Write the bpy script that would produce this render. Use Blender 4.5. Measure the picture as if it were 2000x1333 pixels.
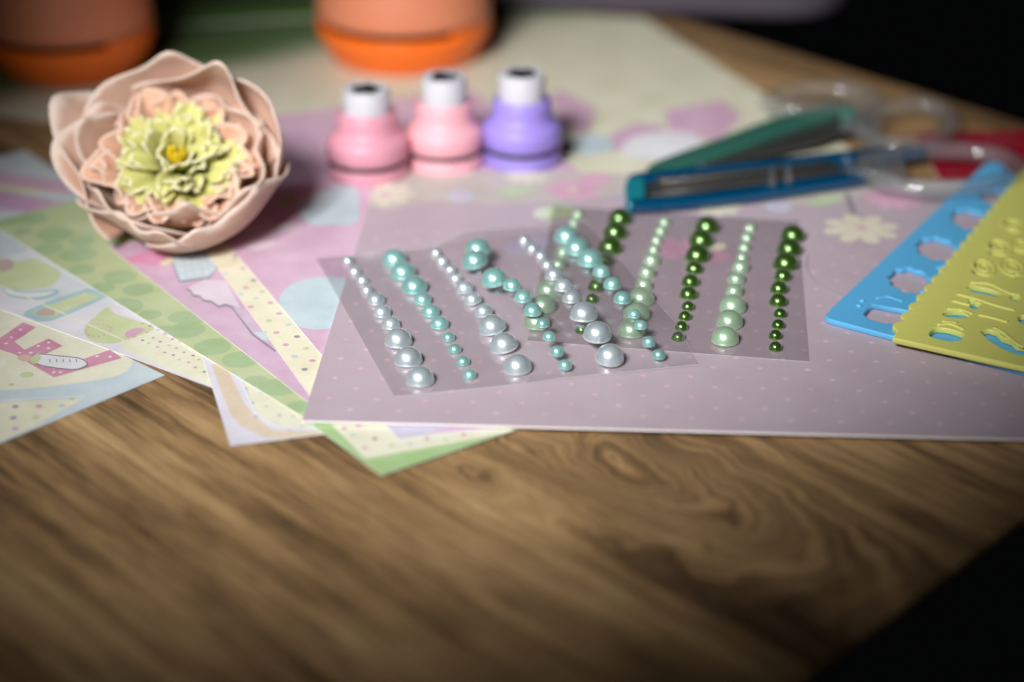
import bpy, bmesh, math, random
from mathutils import Vector, Matrix
R = math.radians
for o in list(bpy.data.objects): bpy.data.objects.remove(o)
scene = bpy.context.scene
C = scene.collection

# ------------------------------------------------------------------ camera
F_PX, HOR, CAM_H = 4167.0, 1320.0, 0.2655      # 50 mm lens on a 24 mm wide sensor
PITCH = math.atan((666.5 + HOR) / F_PX)
cp, sp = math.cos(PITCH), math.sin(PITCH)
cam_d = bpy.data.cameras.new('camera'); cam = bpy.data.objects.new('camera', cam_d); C.objects.link(cam)
cam.location = (0, 0, CAM_H); cam.rotation_euler = (math.pi/2 - PITCH, 0, 0)
cam_d.sensor_width = 24.0; cam_d.lens = 50.0; cam_d.clip_start = 0.02; cam_d.clip_end = 50
scene.camera = cam

def P(px, py, z=0.0):
    """pixel of the 2000x1333 photograph -> point on the horizontal plane at height z"""
    dx = (px - 1000) / F_PX; dy = -(py - 666.5) / F_PX
    d = Vector((dx, cp + dy*sp, -sp + dy*cp)); t = (z - CAM_H) / d.z
    return Vector((0, 0, CAM_H)) + d * t
def depth(p): return (p - Vector((0, 0, CAM_H))).dot(Vector((0, cp, -sp)))
cam_d.dof.use_dof = True
cam_d.dof.focus_distance = depth(P(1000, 690))
cam_d.dof.aperture_fstop = 2.8
cam_d.dof.aperture_blades = 0

# ------------------------------------------------------------------ world, lamps, exposure
w = bpy.data.worlds.new('World'); scene.world = w; w.use_nodes = True
w.node_tree.nodes['Background'].inputs[0].default_value = (0.75, 0.85, 1.0, 1)
w.node_tree.nodes['Background'].inputs[1].default_value = 0.0015
def aim(o, target): o.rotation_euler = (Vector(target) - o.location).to_track_quat('-Z', 'Y').to_euler()
TGT = P(1020, 560)
def polar(az, el, d):
    return TGT + Vector((math.sin(R(az))*math.cos(R(el)), -math.cos(R(az))*math.cos(R(el)), math.sin(R(el)))) * d
# a cluster of five soft spots makes one broad lamp head with a tight pool
ld = bpy.data.lights.new('key_lamp', 'SPOT')
ld.energy = 15; ld.color = (1.0, 0.985, 0.96); ld.spot_size = R(24.2); ld.spot_blend = 1.0; ld.shadow_soft_size = 0.05
kpos = polar(-22, 39, 1.0); kdir = (TGT - kpos).normalized(); kx = kdir.cross(Vector((0, 0, 1))).normalized(); ky = kx.cross(kdir)
for gx, gy in ((0, 0), (-0.085, -0.05), (0.085, -0.05), (-0.085, 0.05), (0.085, 0.05)):
    key = bpy.data.objects.new('key_lamp', ld); C.objects.link(key)
    key.location = kpos + kx*gx + ky*gy; aim(key, P(1070, 400))
fd = bpy.data.lights.new('fill_lamp', 'SPOT'); fill = bpy.data.objects.new('fill_lamp', fd); C.objects.link(fill)
fd.energy = 9; fd.color = (0.88, 0.94, 1.0); fd.spot_size = R(22); fd.spot_blend = 1.0; fd.shadow_soft_size = 0.12
fill.location = polar(-62, 50, 1.1); aim(fill, P(900, 470))
scene.view_settings.view_transform = 'Standard'; scene.view_settings.look = 'None'
scene.view_settings.exposure = 0; scene.view_settings.gamma = 1
scene.render.engine = 'CYCLES'
try:
    scene.cycles.caustics_refractive = False; scene.cycles.caustics_reflective = False
    scene.cycles.transparent_max_bounces = 24
except Exception: pass

# ------------------------------------------------------------------ helpers
def srgb(r, g, b):
    f = lambda c: (c/255/12.92) if c/255 <= 0.04045 else ((c/255+0.055)/1.055)**2.4
    return (f(r), f(g), f(b))
MATS = {}
def mat(name, col, rough=0.6, var=0.06, scale=900.0, bump=0.0, bscale=2500.0, **kw):
    if name in MATS: return MATS[name]
    m = bpy.data.materials.new(name); m.use_nodes = True; nt = m.node_tree
    b = nt.nodes['Principled BSDF']
    b.inputs['Roughness'].default_value = rough
    for k, v in kw.items(): b.inputs[k].default_value = v
    tc = nt.nodes.new('ShaderNodeTexCoord')
    if var > 0:
        n = nt.nodes.new('ShaderNodeTexNoise'); n.inputs['Scale'].default_value = scale; n.inputs['Detail'].default_value = 5
        nt.links.new(tc.outputs['Object'], n.inputs['Vector'])
        mx = nt.nodes.new('ShaderNodeMix'); mx.data_type = 'RGBA'
        lo = [max(0, c*(1-var*2)) for c in col]; hi = [min(1, c*(1+var*1.2)) for c in col]
        mx.inputs[6].default_value = (*lo, 1); mx.inputs[7].default_value = (*hi, 1)
        nt.links.new(n.outputs['Fac'], mx.inputs[0]); nt.links.new(mx.outputs[2], b.inputs['Base Color'])
    else:
        b.inputs['Base Color'].default_value = (*col, 1)
    if bump > 0:
        n2 = nt.nodes.new('ShaderNodeTexNoise'); n2.inputs['Scale'].default_value = bscale; n2.inputs['Detail'].default_value = 4
        nt.links.new(tc.outputs['Object'], n2.inputs['Vector'])
        bp = nt.nodes.new('ShaderNodeBump'); bp.inputs['Strength'].default_value = bump; bp.inputs['Distance'].default_value = 0.0001
        nt.links.new(n2.outputs['Fac'], bp.inputs['Height']); nt.links.new(bp.outputs['Normal'], b.inputs['Normal'])
    MATS[name] = m; return m
def clear_mat(name, tint=(0.95, 0.96, 0.96), ior=1.45, rough=0.06, white=0.0, wcol=(0.8, 0.8, 0.8)):
    """thin clear plastic: see-through with a Fresnel gloss"""
    if name in MATS: return MATS[name]
    m = bpy.data.materials.new(name); m.use_nodes = True; nt = m.node_tree
    for n in list(nt.nodes): nt.nodes.remove(n)
    out = nt.nodes.new('ShaderNodeOutputMaterial'); tr = nt.nodes.new('ShaderNodeBsdfTransparent'); gl = nt.nodes.new('ShaderNodeBsdfGlossy')
    tr.inputs[0].default_value = (*tint, 1); gl.inputs['Roughness'].default_value = rough
    fr = nt.nodes.new('ShaderNodeFresnel'); fr.inputs[0].default_value = ior
    ge = nt.nodes.new('ShaderNodeNewGeometry'); im = nt.nodes.new('ShaderNodeMix'); im.data_type = 'FLOAT'   # same gloss on both faces of the sheet
    im.inputs[2].default_value = ior; im.inputs[3].default_value = 1/ior
    nt.links.new(ge.outputs['Backfacing'], im.inputs[0]); nt.links.new(im.outputs[0], fr.inputs[0])
    mx = nt.nodes.new('ShaderNodeMixShader'); nt.links.new(fr.outputs[0], mx.inputs[0])
    src = tr
    if white > 0:
        df = nt.nodes.new('ShaderNodeBsdfDiffuse'); df.inputs[0].default_value = (*wcol, 1)
        m2 = nt.nodes.new('ShaderNodeMixShader'); m2.inputs[0].default_value = white
        nt.links.new(tr.outputs[0], m2.inputs[1]); nt.links.new(df.outputs[0], m2.inputs[2]); src = m2
    nt.links.new(src.outputs[0], mx.inputs[1]); nt.links.new(gl.outputs[0], mx.inputs[2]); nt.links.new(mx.outputs[0], out.inputs[0])
    MATS[name] = m; return m

def link(name, me, mats=None, parent=None):
    o = bpy.data.objects.new(name, me); C.objects.link(o)
    if mats is not None:
        for m in (mats if isinstance(mats, (list, tuple)) else [mats]):
            me.materials.append(m)
    if parent is not None: o.parent = parent
    return o
def tag(o, label, cat, group=None):
    o['label'] = label; o['category'] = cat
    if group: o['group'] = group
    return o
def empty(name, loc, rz=0.0):
    o = bpy.data.objects.new(name, None); C.objects.link(o); o.location = loc; o.rotation_euler = (0, 0, rz)
    o.empty_display_size = 0.01
    return o
def mesh(name, verts, faces, smooth=False, midx=None):
    me = bpy.data.meshes.new(name); me.from_pydata([tuple(v) for v in verts], [], faces); me.update()
    if smooth: me.polygons.foreach_set('use_smooth', [True]*len(me.polygons))
    if midx: me.polygons.foreach_set('material_index', midx)
    return me
def lathe(name, prof, seg=64, midx=None, sx=1.0, sy=1.0):
    vs, fs, mi = [], [], []
    for (r, z) in prof:
        for k in range(seg):
            a = 2*math.pi*k/seg; vs.append((r*sx*math.cos(a), r*sy*math.sin(a), z))
    for i in range(len(prof)-1):
        for k in range(seg):
            k2 = (k+1) % seg
            fs.append((i*seg+k, i*seg+k2, (i+1)*seg+k2, (i+1)*seg+k)); mi.append(midx[i] if midx else 0)
    fs.append(tuple(range(seg))[::-1]); mi.append(midx[0] if midx else 0)
    n = (len(prof)-1)*seg; fs.append(tuple(range(n, n+seg))); mi.append(midx[-1] if midx else 0)
    me = mesh(name, vs, fs, True, mi)
    return me
def sharp(o, ang=40):
    o.data.set_sharp_from_angle(angle=R(ang))
def slab(name, poly, z0, z1, top, side, parent=None, origin=None):
    """prism over a world-xy polygon; slot 0 top, slot 1 sides and underside"""
    o0 = Vector(origin) if origin is not None else Vector((0, 0, 0))
    n = len(poly)
    a = sum(poly[i][0]*poly[(i+1) % n][1] - poly[(i+1) % n][0]*poly[i][1] for i in range(n))
    if a < 0: poly = poly[::-1]
    vs = [(p[0]-o0.x, p[1]-o0.y, z0-o0.z) for p in poly] + [(p[0]-o0.x, p[1]-o0.y, z1-o0.z) for p in poly]
    fs = [tuple(range(n))[::-1], tuple(range(n, 2*n))] + [(i, (i+1) % n, n+(i+1) % n, n+i) for i in range(n)]
    me = mesh(name, vs, fs, False, [1, 0] + [1]*n)
    o = link(name, me, [top, side], parent)
    if parent is None: o.location = o0
    return o
def rnd_corner(poly, r, k=5):
    out = []
    n = len(poly)
    for i in range(n):
        p = Vector(poly[i][:2]); a = Vector(poly[i-1][:2]); b = Vector(poly[(i+1) % n][:2])
        u = (a-p).normalized()*r; v = (b-p).normalized()*r
        for j in range(k+1):
            t = j/k; out.append((1-t)**2*(p+u) + 2*t*(1-t)*p + t*t*(p+v))
    return out
def curve_plate(name, loops, z0, z1, bevel, m, parent=None, origin=(0, 0, 0)):
    """flat plate with holes: outline and hole loops in world xy"""
    cu = bpy.data.curves.new('tmp', 'CURVE'); cu.dimensions = '2D'; cu.fill_mode = 'BOTH'
    cu.extrude = max((z1-z0)/2 - bevel, 1e-5); cu.bevel_depth = bevel; cu.bevel_resolution = 2; cu.offset = -bevel
    for lp in loops:
        s = cu.splines.new('POLY'); s.points.add(len(lp)-1)
        for q, p in zip(s.points, lp): q.co = (p[0]-origin[0], p[1]-origin[1], 0, 1)
        s.use_cyclic_u = True
    to = bpy.data.objects.new('tmp', cu); C.objects.link(to)
    me = bpy.data.meshes.new_from_object(to.evaluated_get(bpy.context.evaluated_depsgraph_get()))
    bpy.data.objects.remove(to); bpy.data.curves.remove(cu)
    me.name = name; me.materials.clear()
    dz = (z0+z1)/2 - origin[2]
    for v in me.vertices: v.co.z += dz
    o = link(name, me, m, parent)
    if parent is None: o.location = origin
    return o
def tube(name, pts, r, m, parent=None, cyclic=False, seg=10, flat=1.0):
    pts = [Vector(p) for p in pts]; n = len(pts); vs = []; fs = []
    for i, p in enumerate(pts):
        a = pts[i-1] if (i > 0 or cyclic) else p
        b = pts[(i+1) % n] if (i < n-1 or cyclic) else p
        t = (b-a).normalized(); up = Vector((0, 0, 1))
        s = t.cross(up); s = s.normalized() if s.length > 1e-6 else Vector((1, 0, 0)); u = s.cross(t)
        rr = r[i] if isinstance(r, (list, tuple)) else r
        for k in range(seg):
            an = 2*math.pi*k/seg; vs.append(p + s*rr*math.cos(an) + u*rr*flat*math.sin(an))
    for i in range(n if cyclic else n-1):
        for k in range(seg):
            j = (i+1) % n; k2 = (k+1) % seg
            fs.append((i*seg+k, i*seg+k2, j*seg+k2, j*seg+k))
    if not cyclic:
        fs.append(tuple(range(seg))[::-1]); fs.append(tuple(range((n-1)*seg, n*seg)))
    return link(name, mesh(name, vs, fs, True), m, parent)
def smooth_loop(pts, k=6, closed=True):
    """Catmull-Rom through the given points"""
    pts = [Vector(p) for p in pts]; n = len(pts); out = []
    for i in range(n if closed else n-1):
        p0 = pts[(i-1) % n] if closed or i > 0 else pts[i]; p1 = pts[i]; p2 = pts[(i+1) % n]
        p3 = pts[(i+2) % n] if closed or i+2 < n else p2
        for j in range(k):
            t = j/k
            out.append(0.5*((2*p1) + (p2-p0)*t + (2*p0-5*p1+4*p2-p3)*t*t + (3*p1-p0-3*p2+p3)*t**3))
    if not closed: out.append(pts[-1])
    return out

# prints: flat ink on a sheet, several inks in one mesh
class Print:
    def __init__(s, z, clip=None): s.z = z; s.v = []; s.f = []; s.mi = []; s.mats = []; s.clip = clip
    def poly(s, pts, m, lay=0):
        if s.clip:                                    # ink stops at the sheet's edges
            c = s.clip; nc = len(c); ar = sum(c[i][0]*c[(i+1) % nc][1] - c[(i+1) % nc][0]*c[i][1] for i in range(nc))
            if ar < 0: c = c[::-1]
            pts = [(p[0], p[1]) for p in pts]
            for i in range(nc):
                a, b = c[i], c[(i+1) % nc]; ex, ey = b[0]-a[0], b[1]-a[1]
                sd = lambda p: ex*(p[1]-a[1]) - ey*(p[0]-a[0])
                out = []
                for j in range(len(pts)):
                    p, q = pts[j-1], pts[j]; sp_, sq = sd(p), sd(q)
                    if (sp_ >= 0) != (sq >= 0):
                        t = sp_/(sp_-sq); out.append((p[0]+(q[0]-p[0])*t, p[1]+(q[1]-p[1])*t))
                    if sq >= 0: out.append(q)
                pts = out
                if len(pts) < 3: return
        if m not in s.mats: s.mats.append(m)
        z = s.z + 0.00002 + lay*0.00003 + (len(s.f) % 89)*0.0000004
        b = len(s.v); n = len(pts)
        a = sum(pts[i][0]*pts[(i+1) % n][1] - pts[(i+1) % n][0]*pts[i][1] for i in range(n))
        if a < 0: pts = pts[::-1]
        s.v += [(p[0], p[1], z) for p in pts]; s.f.append(tuple(range(b, b+n))); s.mi.append(s.mats.index(m))
    def px(s, pts, m, lay=0, smooth=0):
        q = [P(x, y, s.z) for x, y in pts]
        if smooth: q = smooth_loop(q, smooth)
        s.poly(q, m, lay)
    def disc(s, c, r, m, lay=0, n=16, ry=None, rot=0.0):
        ry = ry or r
        s.poly([(c[0] + r*math.cos(t)*math.cos(rot) - ry*math.sin(t)*math.sin(rot), c[1] + r*math.cos(t)*math.sin(rot) + ry*math.sin(t)*math.cos(rot))
                for t in [2*math.pi*k/n for k in range(n)]], m, lay)
    def pdisc(s, x, y, r, m, lay=0, **kw): s.disc(P(x, y, s.z), r, m, lay, **kw)
    def flower(s, x, y, r, m, n=8, lay=0, inner=0.55, rot=0.0):
        c = P(x, y, s.z); N = n*10
        s.poly([(c.x + rr*math.cos(t+rot), c.y + rr*math.sin(t+rot)) for t, rr in
                [(2*math.pi*k/N, r*(inner + (1-inner)*abs(math.cos(n*math.pi*k/N))**0.6)) for k in range(N)]], m, lay)
    def build(s, name, parent, split=False):
        off = parent.location
        if split:
            for f, mi in zip(s.f, s.mi):
                me = mesh(name, [(s.v[i][0]-off.x, s.v[i][1]-off.y, s.v[i][2]-off.z) for i in f], [tuple(range(len(f)))])
                link(name, me, s.mats[mi], parent)
            return
        me = mesh(name, [(v[0]-off.x, v[1]-off.y, v[2]-off.z) for v in s.v], s.f, False, s.mi)
        return link(name, me, s.mats, parent)

# ------------------------------------------------------------------ table
def wood_mat():
    m = bpy.data.materials.new('worn_oak'); m.use_nodes = True; nt = m.node_tree; L = nt.links.new
    b = nt.nodes['Principled BSDF']; N = nt.nodes.new
    def math_(op, a=None, b_=None, c=None):
        n = N('ShaderNodeMath'); n.operation = op
        for i, v in enumerate((a, b_, c)):
            if v is None: continue
            if isinstance(v, (int, float)): n.inputs[i].default_value = v
            else: L(v, n.inputs[i])
        return n.outputs[0]
    tc = N('ShaderNodeTexCoord'); mp = N('ShaderNodeMapping'); mp.vector_type = 'POINT'
    mp.inputs['Rotation'].default_value = (0, 0, R(GRAIN_AZ)*-1)
    L(tc.outputs['Object'], mp.inputs['Vector'])
    sx = N('ShaderNodeSeparateXYZ'); L(mp.outputs[0], sx.inputs[0])
    u, v = sx.outputs[0], sx.outputs[1]
    k = KNOT_UV
    nk = N('ShaderNodeTexNoise'); nk.inputs['Scale'].default_value = 34; nk.inputs['Detail'].default_value = 3; L(mp.outputs[0], nk.inputs['Vector'])
    sk = N('ShaderNodeSeparateColor'); L(nk.outputs['Color'], sk.inputs[0])
    du = math_('ADD', math_('SUBTRACT', u, k[0]), math_('MULTIPLY', math_('SUBTRACT', sk.outputs[0], 0.5), 0.05))
    dv = math_('ADD', math_('SUBTRACT', v, k[1]), math_('MULTIPLY', math_('SUBTRACT', sk.outputs[1], 0.5), 0.022))
    d2 = math_('ADD', math_('POWER', math_('MULTIPLY', du, 1/0.052), 2), math_('POWER', math_('MULTIPLY', dv, 1/0.017), 2))
    wgt = math_('MULTIPLY', math_('POWER', 2.718, math_('MULTIPLY', d2, -0.9)), 0.62)
    # slow meander
    nm = N('ShaderNodeTexNoise'); nm.inputs['Scale'].default_value = 7; nm.inputs['Detail'].default_value = 2; L(mp.outputs[0], nm.inputs['Vector'])
    mean = math_('MULTIPLY', math_('SUBTRACT', nm.outputs['Fac'], 0.5), 0.006)
    ring = math_('MULTIPLY', math_('SQRT', math_('ADD', math_('POWER', math_('MULTIPLY', du, 0.42), 2), math_('POWER', dv, 2))), 0.9)
    va = math_('ADD', math_('ADD', v, mean), 0)
    mixv = N('ShaderNodeMix'); mixv.data_type = 'FLOAT'; L(wgt, mixv.inputs[0]); L(va, mixv.inputs[2]); L(ring, mixv.inputs[3])
    cv = N('ShaderNodeCombineXYZ'); L(math_('MULTIPLY', u, 0.065), cv.inputs[0]); L(mixv.outputs[0], cv.inputs[1])
    def noise(scale, det, rough=0.55):
        n = N('ShaderNodeTexNoise'); n.inputs['Scale'].default_value = scale; n.inputs['Detail'].default_value = det; n.inputs['Roughness'].default_value = rough
        L(cv.outputs[0], n.inputs['Vector']); return n.outputs['Fac']
    n1 = noise(62, 5, 0.6); n2 = noise(260, 6, 0.7); n3 = noise(1100, 3, 0.6)
    s = math_('ADD', math_('ADD', math_('MULTIPLY', n1, 0.38), math_('MULTIPLY', n2, 0.42)), math_('MULTIPLY', n3, 0.20))
    # blotches along the boards
    nb = N('ShaderNodeTexNoise'); nb.inputs['Scale'].default_value = 26; nb.inputs['Detail'].default_value = 4
    cb = N('ShaderNodeCombineXYZ'); L(math_('MULTIPLY', u, 0.35), cb.inputs[0]); L(v, cb.inputs[1]); L(cb.outputs[0], nb.inputs['Vector'])
    s2 = math_('ADD', math_('MULTIPLY', s, 0.72), math_('MULTIPLY', nb.outputs['Fac'], 0.28))
    s2 = math_('SUBTRACT', s2, math_('MULTIPLY', wgt, 0.025))
    cr = N('ShaderNodeValToRGB'); L(s2, cr.inputs[0]); e = cr.color_ramp.elements
    e[0].position = 0.395; e[0].color = (0.052, 0.028, 0.013, 1)
    e[1].position = 0.62; e[1].color = (0.60, 0.40, 0.195, 1)
    for p, c in ((0.45, (0.15, 0.088, 0.040)), (0.5, (0.30, 0.18, 0.08)), (0.55, (0.44, 0.28, 0.13))):
        q = cr.color_ramp.elements.new(p); q.color = (*c, 1)
    # thin dark pores running with the grain
    pv = N('ShaderNodeCombineXYZ'); L(math_('MULTIPLY', u, 0.03), pv.inputs[0]); L(mixv.outputs[0], pv.inputs[1])
    pn = N('ShaderNodeTexNoise'); pn.inputs['Scale'].default_value = 620; pn.inputs['Detail'].default_value = 3; pn.inputs['Roughness'].default_value = 0.6; L(pv.outputs[0], pn.inputs['Vector'])
    pr_ = N('ShaderNodeMapRange'); L(pn.outputs['Fac'], pr_.inputs[0]); pr_.inputs[1].default_value = 0.54; pr_.inputs[2].default_value = 0.70; pr_.inputs[3].default_value = 0.0; pr_.inputs[4].default_value = 0.62
    pm_ = N('ShaderNodeMix'); pm_.data_type = 'RGBA'; L(pr_.outputs[0], pm_.inputs[0]); L(cr.outputs[0], pm_.inputs[6]); pm_.inputs[7].default_value = (0.045, 0.024, 0.010, 1)
    L(pm_.outputs[2], b.inputs['Base Color'])
    rr = N('ShaderNodeMapRange'); L(n2, rr.inputs[0]); rr.inputs[1].default_value = 0.3; rr.inputs[2].default_value = 0.7; rr.inputs[3].default_value = 0.62; rr.inputs[4].default_value = 0.42
    L(rr.outputs[0], b.inputs['Roughness'])
    bp = N('ShaderNodeBump'); bp.inputs['Strength'].default_value = 0.5; bp.inputs['Distance'].default_value = 0.0006
    L(math_('ADD', n2, math_('MULTIPLY', n3, 0.6)), bp.inputs['Height']); L(bp.outputs[0], b.inputs['Normal'])
    return m
e1a, e1b = P(1400, 57), P(2000, 240)
e2a, e2b = P(2000, 1010), P(1560, 1333)
d1 = (e1b-e1a).normalized(); d2 = (e2b-e2a).normalized()
GRAIN_AZ = math.degrees(math.atan2(d1.y, d1.x))
def isect(p, d, q, e):
    den = d.x*e.y - d.y*e.x; t = ((q.x-p.x)*e.y - (q.y-p.y)*e.x)/den; return p + d*t
crn = isect(e1a, d1, e2a, d2)
kp = P(1240, 905); ga = R(-GRAIN_AZ)
KNOT_UV = (kp.x*math.cos(ga) - kp.y*math.sin(ga), kp.x*math.sin(ga) + kp.y*math.cos(ga))
tp = [crn, crn - d1*1.1, crn - d1*1.1 + d2*1.0, crn + d2*1.0]
WOOD = wood_mat()
top_pl = rnd_corner([(p.x, p.y) for p in tp], 0.012)
tc_ = sum(tp, Vector())/4; nT = len(top_pl)
tv = [(p[0], p[1], 0.0) for p in top_pl] + [(p[0], p[1], -0.003) for p in top_pl] + [(p[0]+(tc_.x-p[0])*0.12, p[1]+(tc_.y-p[1])*0.12, -0.03) for p in top_pl]  # sides slope far inward, an undercut added so they stay unlit
tf_ = [tuple(range(nT))] + [(l*nT+i, (l+1)*nT+i, (l+1)*nT+(i+1) % nT, l*nT+(i+1) % nT) for l in (0, 1) for i in range(nT)] + [tuple(range(2*nT, 3*nT))[::-1]]
tme = mesh('table_top', tv, tf_); tb = bmesh.new(); tb.from_mesh(tme); bmesh.ops.recalc_face_normals(tb, faces=tb.faces); tb.to_mesh(tme); tb.free()
table = link('table_top', tme, WOOD)
table['kind'] = 'structure'
bv = table.modifiers.new('edge', 'BEVEL'); bv.width = 0.001; bv.segments = 2; bv.limit_method = 'ANGLE'; bv.angle_limit = R(60)

# ------------------------------------------------------------------ papers
T, STEP = 0.00013, 0.00016
def lay(i): return 0.00003 + i*STEP
CORE = mat('paper_core', srgb(240, 236, 238), 0.8, 0.02)
def paper_mat(name, col, rough=0.55, mott=0.10, **kw):
    if name in MATS: return MATS[name]
    col = tuple(c*0.93 for c in col)
    m = mat(name, col, rough, 0.045, 1400, 0.3, 1800, **kw); nt = m.node_tree; b = nt.nodes['Principled BSDF']
    old = b.inputs['Base Color'].links[0].from_socket
    tc = nt.nodes.new('ShaderNodeTexCoord'); n1 = nt.nodes.new('ShaderNodeTexNoise'); n1.inputs['Scale'].default_value = 70; n1.inputs['Detail'].default_value = 5; n1.inputs['Roughness'].default_value = 0.6
    nt.links.new(tc.outputs['Object'], n1.inputs['Vector'])
    mr = nt.nodes.new('ShaderNodeMapRange'); mr.inputs[1].default_value = 0.32; mr.inputs[2].default_value = 0.68; mr.inputs[3].default_value = 1-mott*0.9; mr.inputs[4].default_value = 1+mott*0.5
    nt.links.new(n1.outputs['Fac'], mr.inputs[0])
    hs = nt.nodes.new('ShaderNodeHueSaturation'); nt.links.new(old, hs.inputs['Color']); nt.links.new(mr.outputs[0], hs.inputs['Value'])
    m2 = nt.nodes.new('ShaderNodeMapRange'); m2.inputs[1].default_value = 0.3; m2.inputs[2].default_value = 0.7; m2.inputs[3].default_value = 1+mott*1.5; m2.inputs[4].default_value = 1-mott*1.5
    nt.links.new(n1.outputs['Fac'], m2.inputs[0]); nt.links.new(m2.outputs[0], hs.inputs['Saturation'])
    nt.links.new(hs.outputs[0], b.inputs['Base Color'])
    return m
def rect_paper(name, corner, toward, wdt, hgt, i, m, label, flip=1, thick=T):
    """sheet with one corner at 'corner' and a side running towards 'toward'; both pixels"""
    z = lay(i) + thick
    a = P(*corner, z); d = (P(*toward, z) - a); d.z = 0; d.normalize()
    n = Vector((d.y, -d.x, 0))*flip
    pl = [a, a + d*hgt, a + d*hgt + n*wdt, a + n*wdt]
    o = slab(name, [(p.x, p.y) for p in pl], lay(i), z, m, CORE, None, (a + d*hgt*0.5 + n*wdt*0.5).xy.to_3d() + Vector((0, 0, lay(i))))
    o.data.name = name
    tag(o, label, 'paper', 'sheets of patterned craft paper spread on the table')
    return o, (z, [(p.x, p.y) for p in pl])
ink = lambda name, *c: paper_mat('ink_'+name, srgb(*[v + (226-v)*0.16 for v in c]))
CREAM = ink('cream', 240, 238, 212); PINKDOT = ink('pinkdot', 214, 158, 190); GREYDOT = ink('greydot', 150, 135, 150)
BLUEDOT = ink('bluedot', 186, 212, 224); GREENDOT = ink('greendot', 192, 214, 160)
GREEN = ink('green', 178, 208, 140); WHITE = ink('white', 240, 240, 246); LAV = ink('lavender', 208, 200, 226)
PALEBLUE = ink('paleblue', 196, 216, 226); PINK = ink('pink', 226, 152, 186); ORANGE = ink('orange', 228, 208, 182)
GREY = ink('grey', 140, 128, 146); TEAL = ink('teal', 168, 204, 206); ROSE = ink('rose', 206, 118, 160)
LIME = ink('lime', 206, 218, 162); BROWN = ink('brown', 196, 170, 160)

# K: large pale sheet at the back, printed with a soft green border
def soft_sheet_mat(lo):
    m = paper_mat('sheet_pale', srgb(226, 224, 200)); nt = m.node_tree; L = nt.links.new; N = nt.nodes.new
    b = nt.nodes['Principled BSDF']; old = b.inputs['Base Color'].links[0].from_socket
    tc = N('ShaderNodeTexCoord'); n = N('ShaderNodeTexNoise'); n.inputs['Scale'].default_value = 9; n.inputs['Detail'].default_value = 2
    L(tc.outputs['Object'], n.inputs['Vector'])
    sx = N('ShaderNodeSeparateXYZ'); L(tc.outputs['Object'], sx.inputs[0])
    ad = N('ShaderNodeMath'); ad.operation = 'MULTIPLY_ADD'; L(n.outputs['Fac'], ad.inputs[0]); ad.inputs[1].default_value = 0.07
    sl = N('ShaderNodeMath'); sl.operation = 'MULTIPLY_ADD'; L(sx.outputs[0], sl.inputs[0]); sl.inputs[1].default_value = -0.5; L(sx.outputs[1], sl.inputs[2]); L(sl.outputs[0], ad.inputs[2])
    mr = N('ShaderNodeMapRange'); mr.interpolation_type = 'SMOOTHSTEP'; L(ad.outputs[0], mr.inputs[0])
    mr.inputs[1].default_value = lo; mr.inputs[2].default_value = lo + 0.04
    mx = N('ShaderNodeMix'); mx.data_type = 'RGBA'; L(mr.outputs[0], mx.inputs[0]); L(old, mx.inputs[6]); mx.inputs[7].default_value = (*srgb(104, 132, 84), 1)
    L(mx.outputs[2], b.inputs['Base Color']); return m
kz = lay(0) + T
kq = [P(1258, 36, kz), P(1926, 459, kz), P(-150, 208, kz), P(-150, -60, kz)]
kctr = sum(kq, Vector())/4
K = slab('craft_paper', [(p.x, p.y) for p in kq], lay(0), kz, soft_sheet_mat(0.882 - kctr.y + 0.5*kctr.x), CORE, None, (kctr.x, kctr.y, lay(0)))
tag(K, 'large pale beige paper with soft green border under the two orange punches', 'paper', 'sheets of patterned craft paper spread on the table')
kp_ = Print(kz); KP = ink('softpink', 216, 172, 200)
kp_.px([(1075, 178), (1110, 182), (1165, 212), (1150, 262), (1090, 250)], KP)
kp_.px([(1295, 215), (1412, 197), (1452, 228), (1400, 275), (1310, 262)], KP)
kp_.px([(1180, 270), (1240, 240), (1300, 250), (1290, 292), (1200, 296)], KP)
kp_.px([(1215, 285), (1260, 262), (1350, 262), (1370, 290), (1330, 310), (1230, 308)], WHITE, 1, 5)
kp_.px([(1110, 275), (1160, 262), (1200, 280), (1180, 300), (1120, 300)], PALEBLUE, 1, 5)
kp_.px([(1000, 225), (1045, 218), (1060, 236), (1015, 243)], GREEN, 0, 5)
kp_.px([(925, 214), (960, 206), (970, 222), (930, 232)], GREEN, 0, 5)
kp_.build('printed_shape', K, True)

# A: bottom-left sheet with letter and bottle print
A, zc = rect_paper('craft_paper', (322, 733), (0, 866), 0.13, 0.15, 1, paper_mat('sheet_ice', srgb(205, 220, 228)),
    'ice blue paper with pink letter E and baby bottle print', flip=1)
pr = Print(*zc)
pr.px([(-120, 690), (-60, 590), (140, 640), (250, 690), (240, 730), (140, 750), (0, 762), (-120, 745)], CREAM, 0, 6)
pr.px([(-200, 800), (60, 783), (165, 778), (60, 836), (-100, 905), (-200, 930)], ink('paleyellow', 238, 236, 206), 0)
PK = ink('letterpink', 216, 140, 172)
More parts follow.
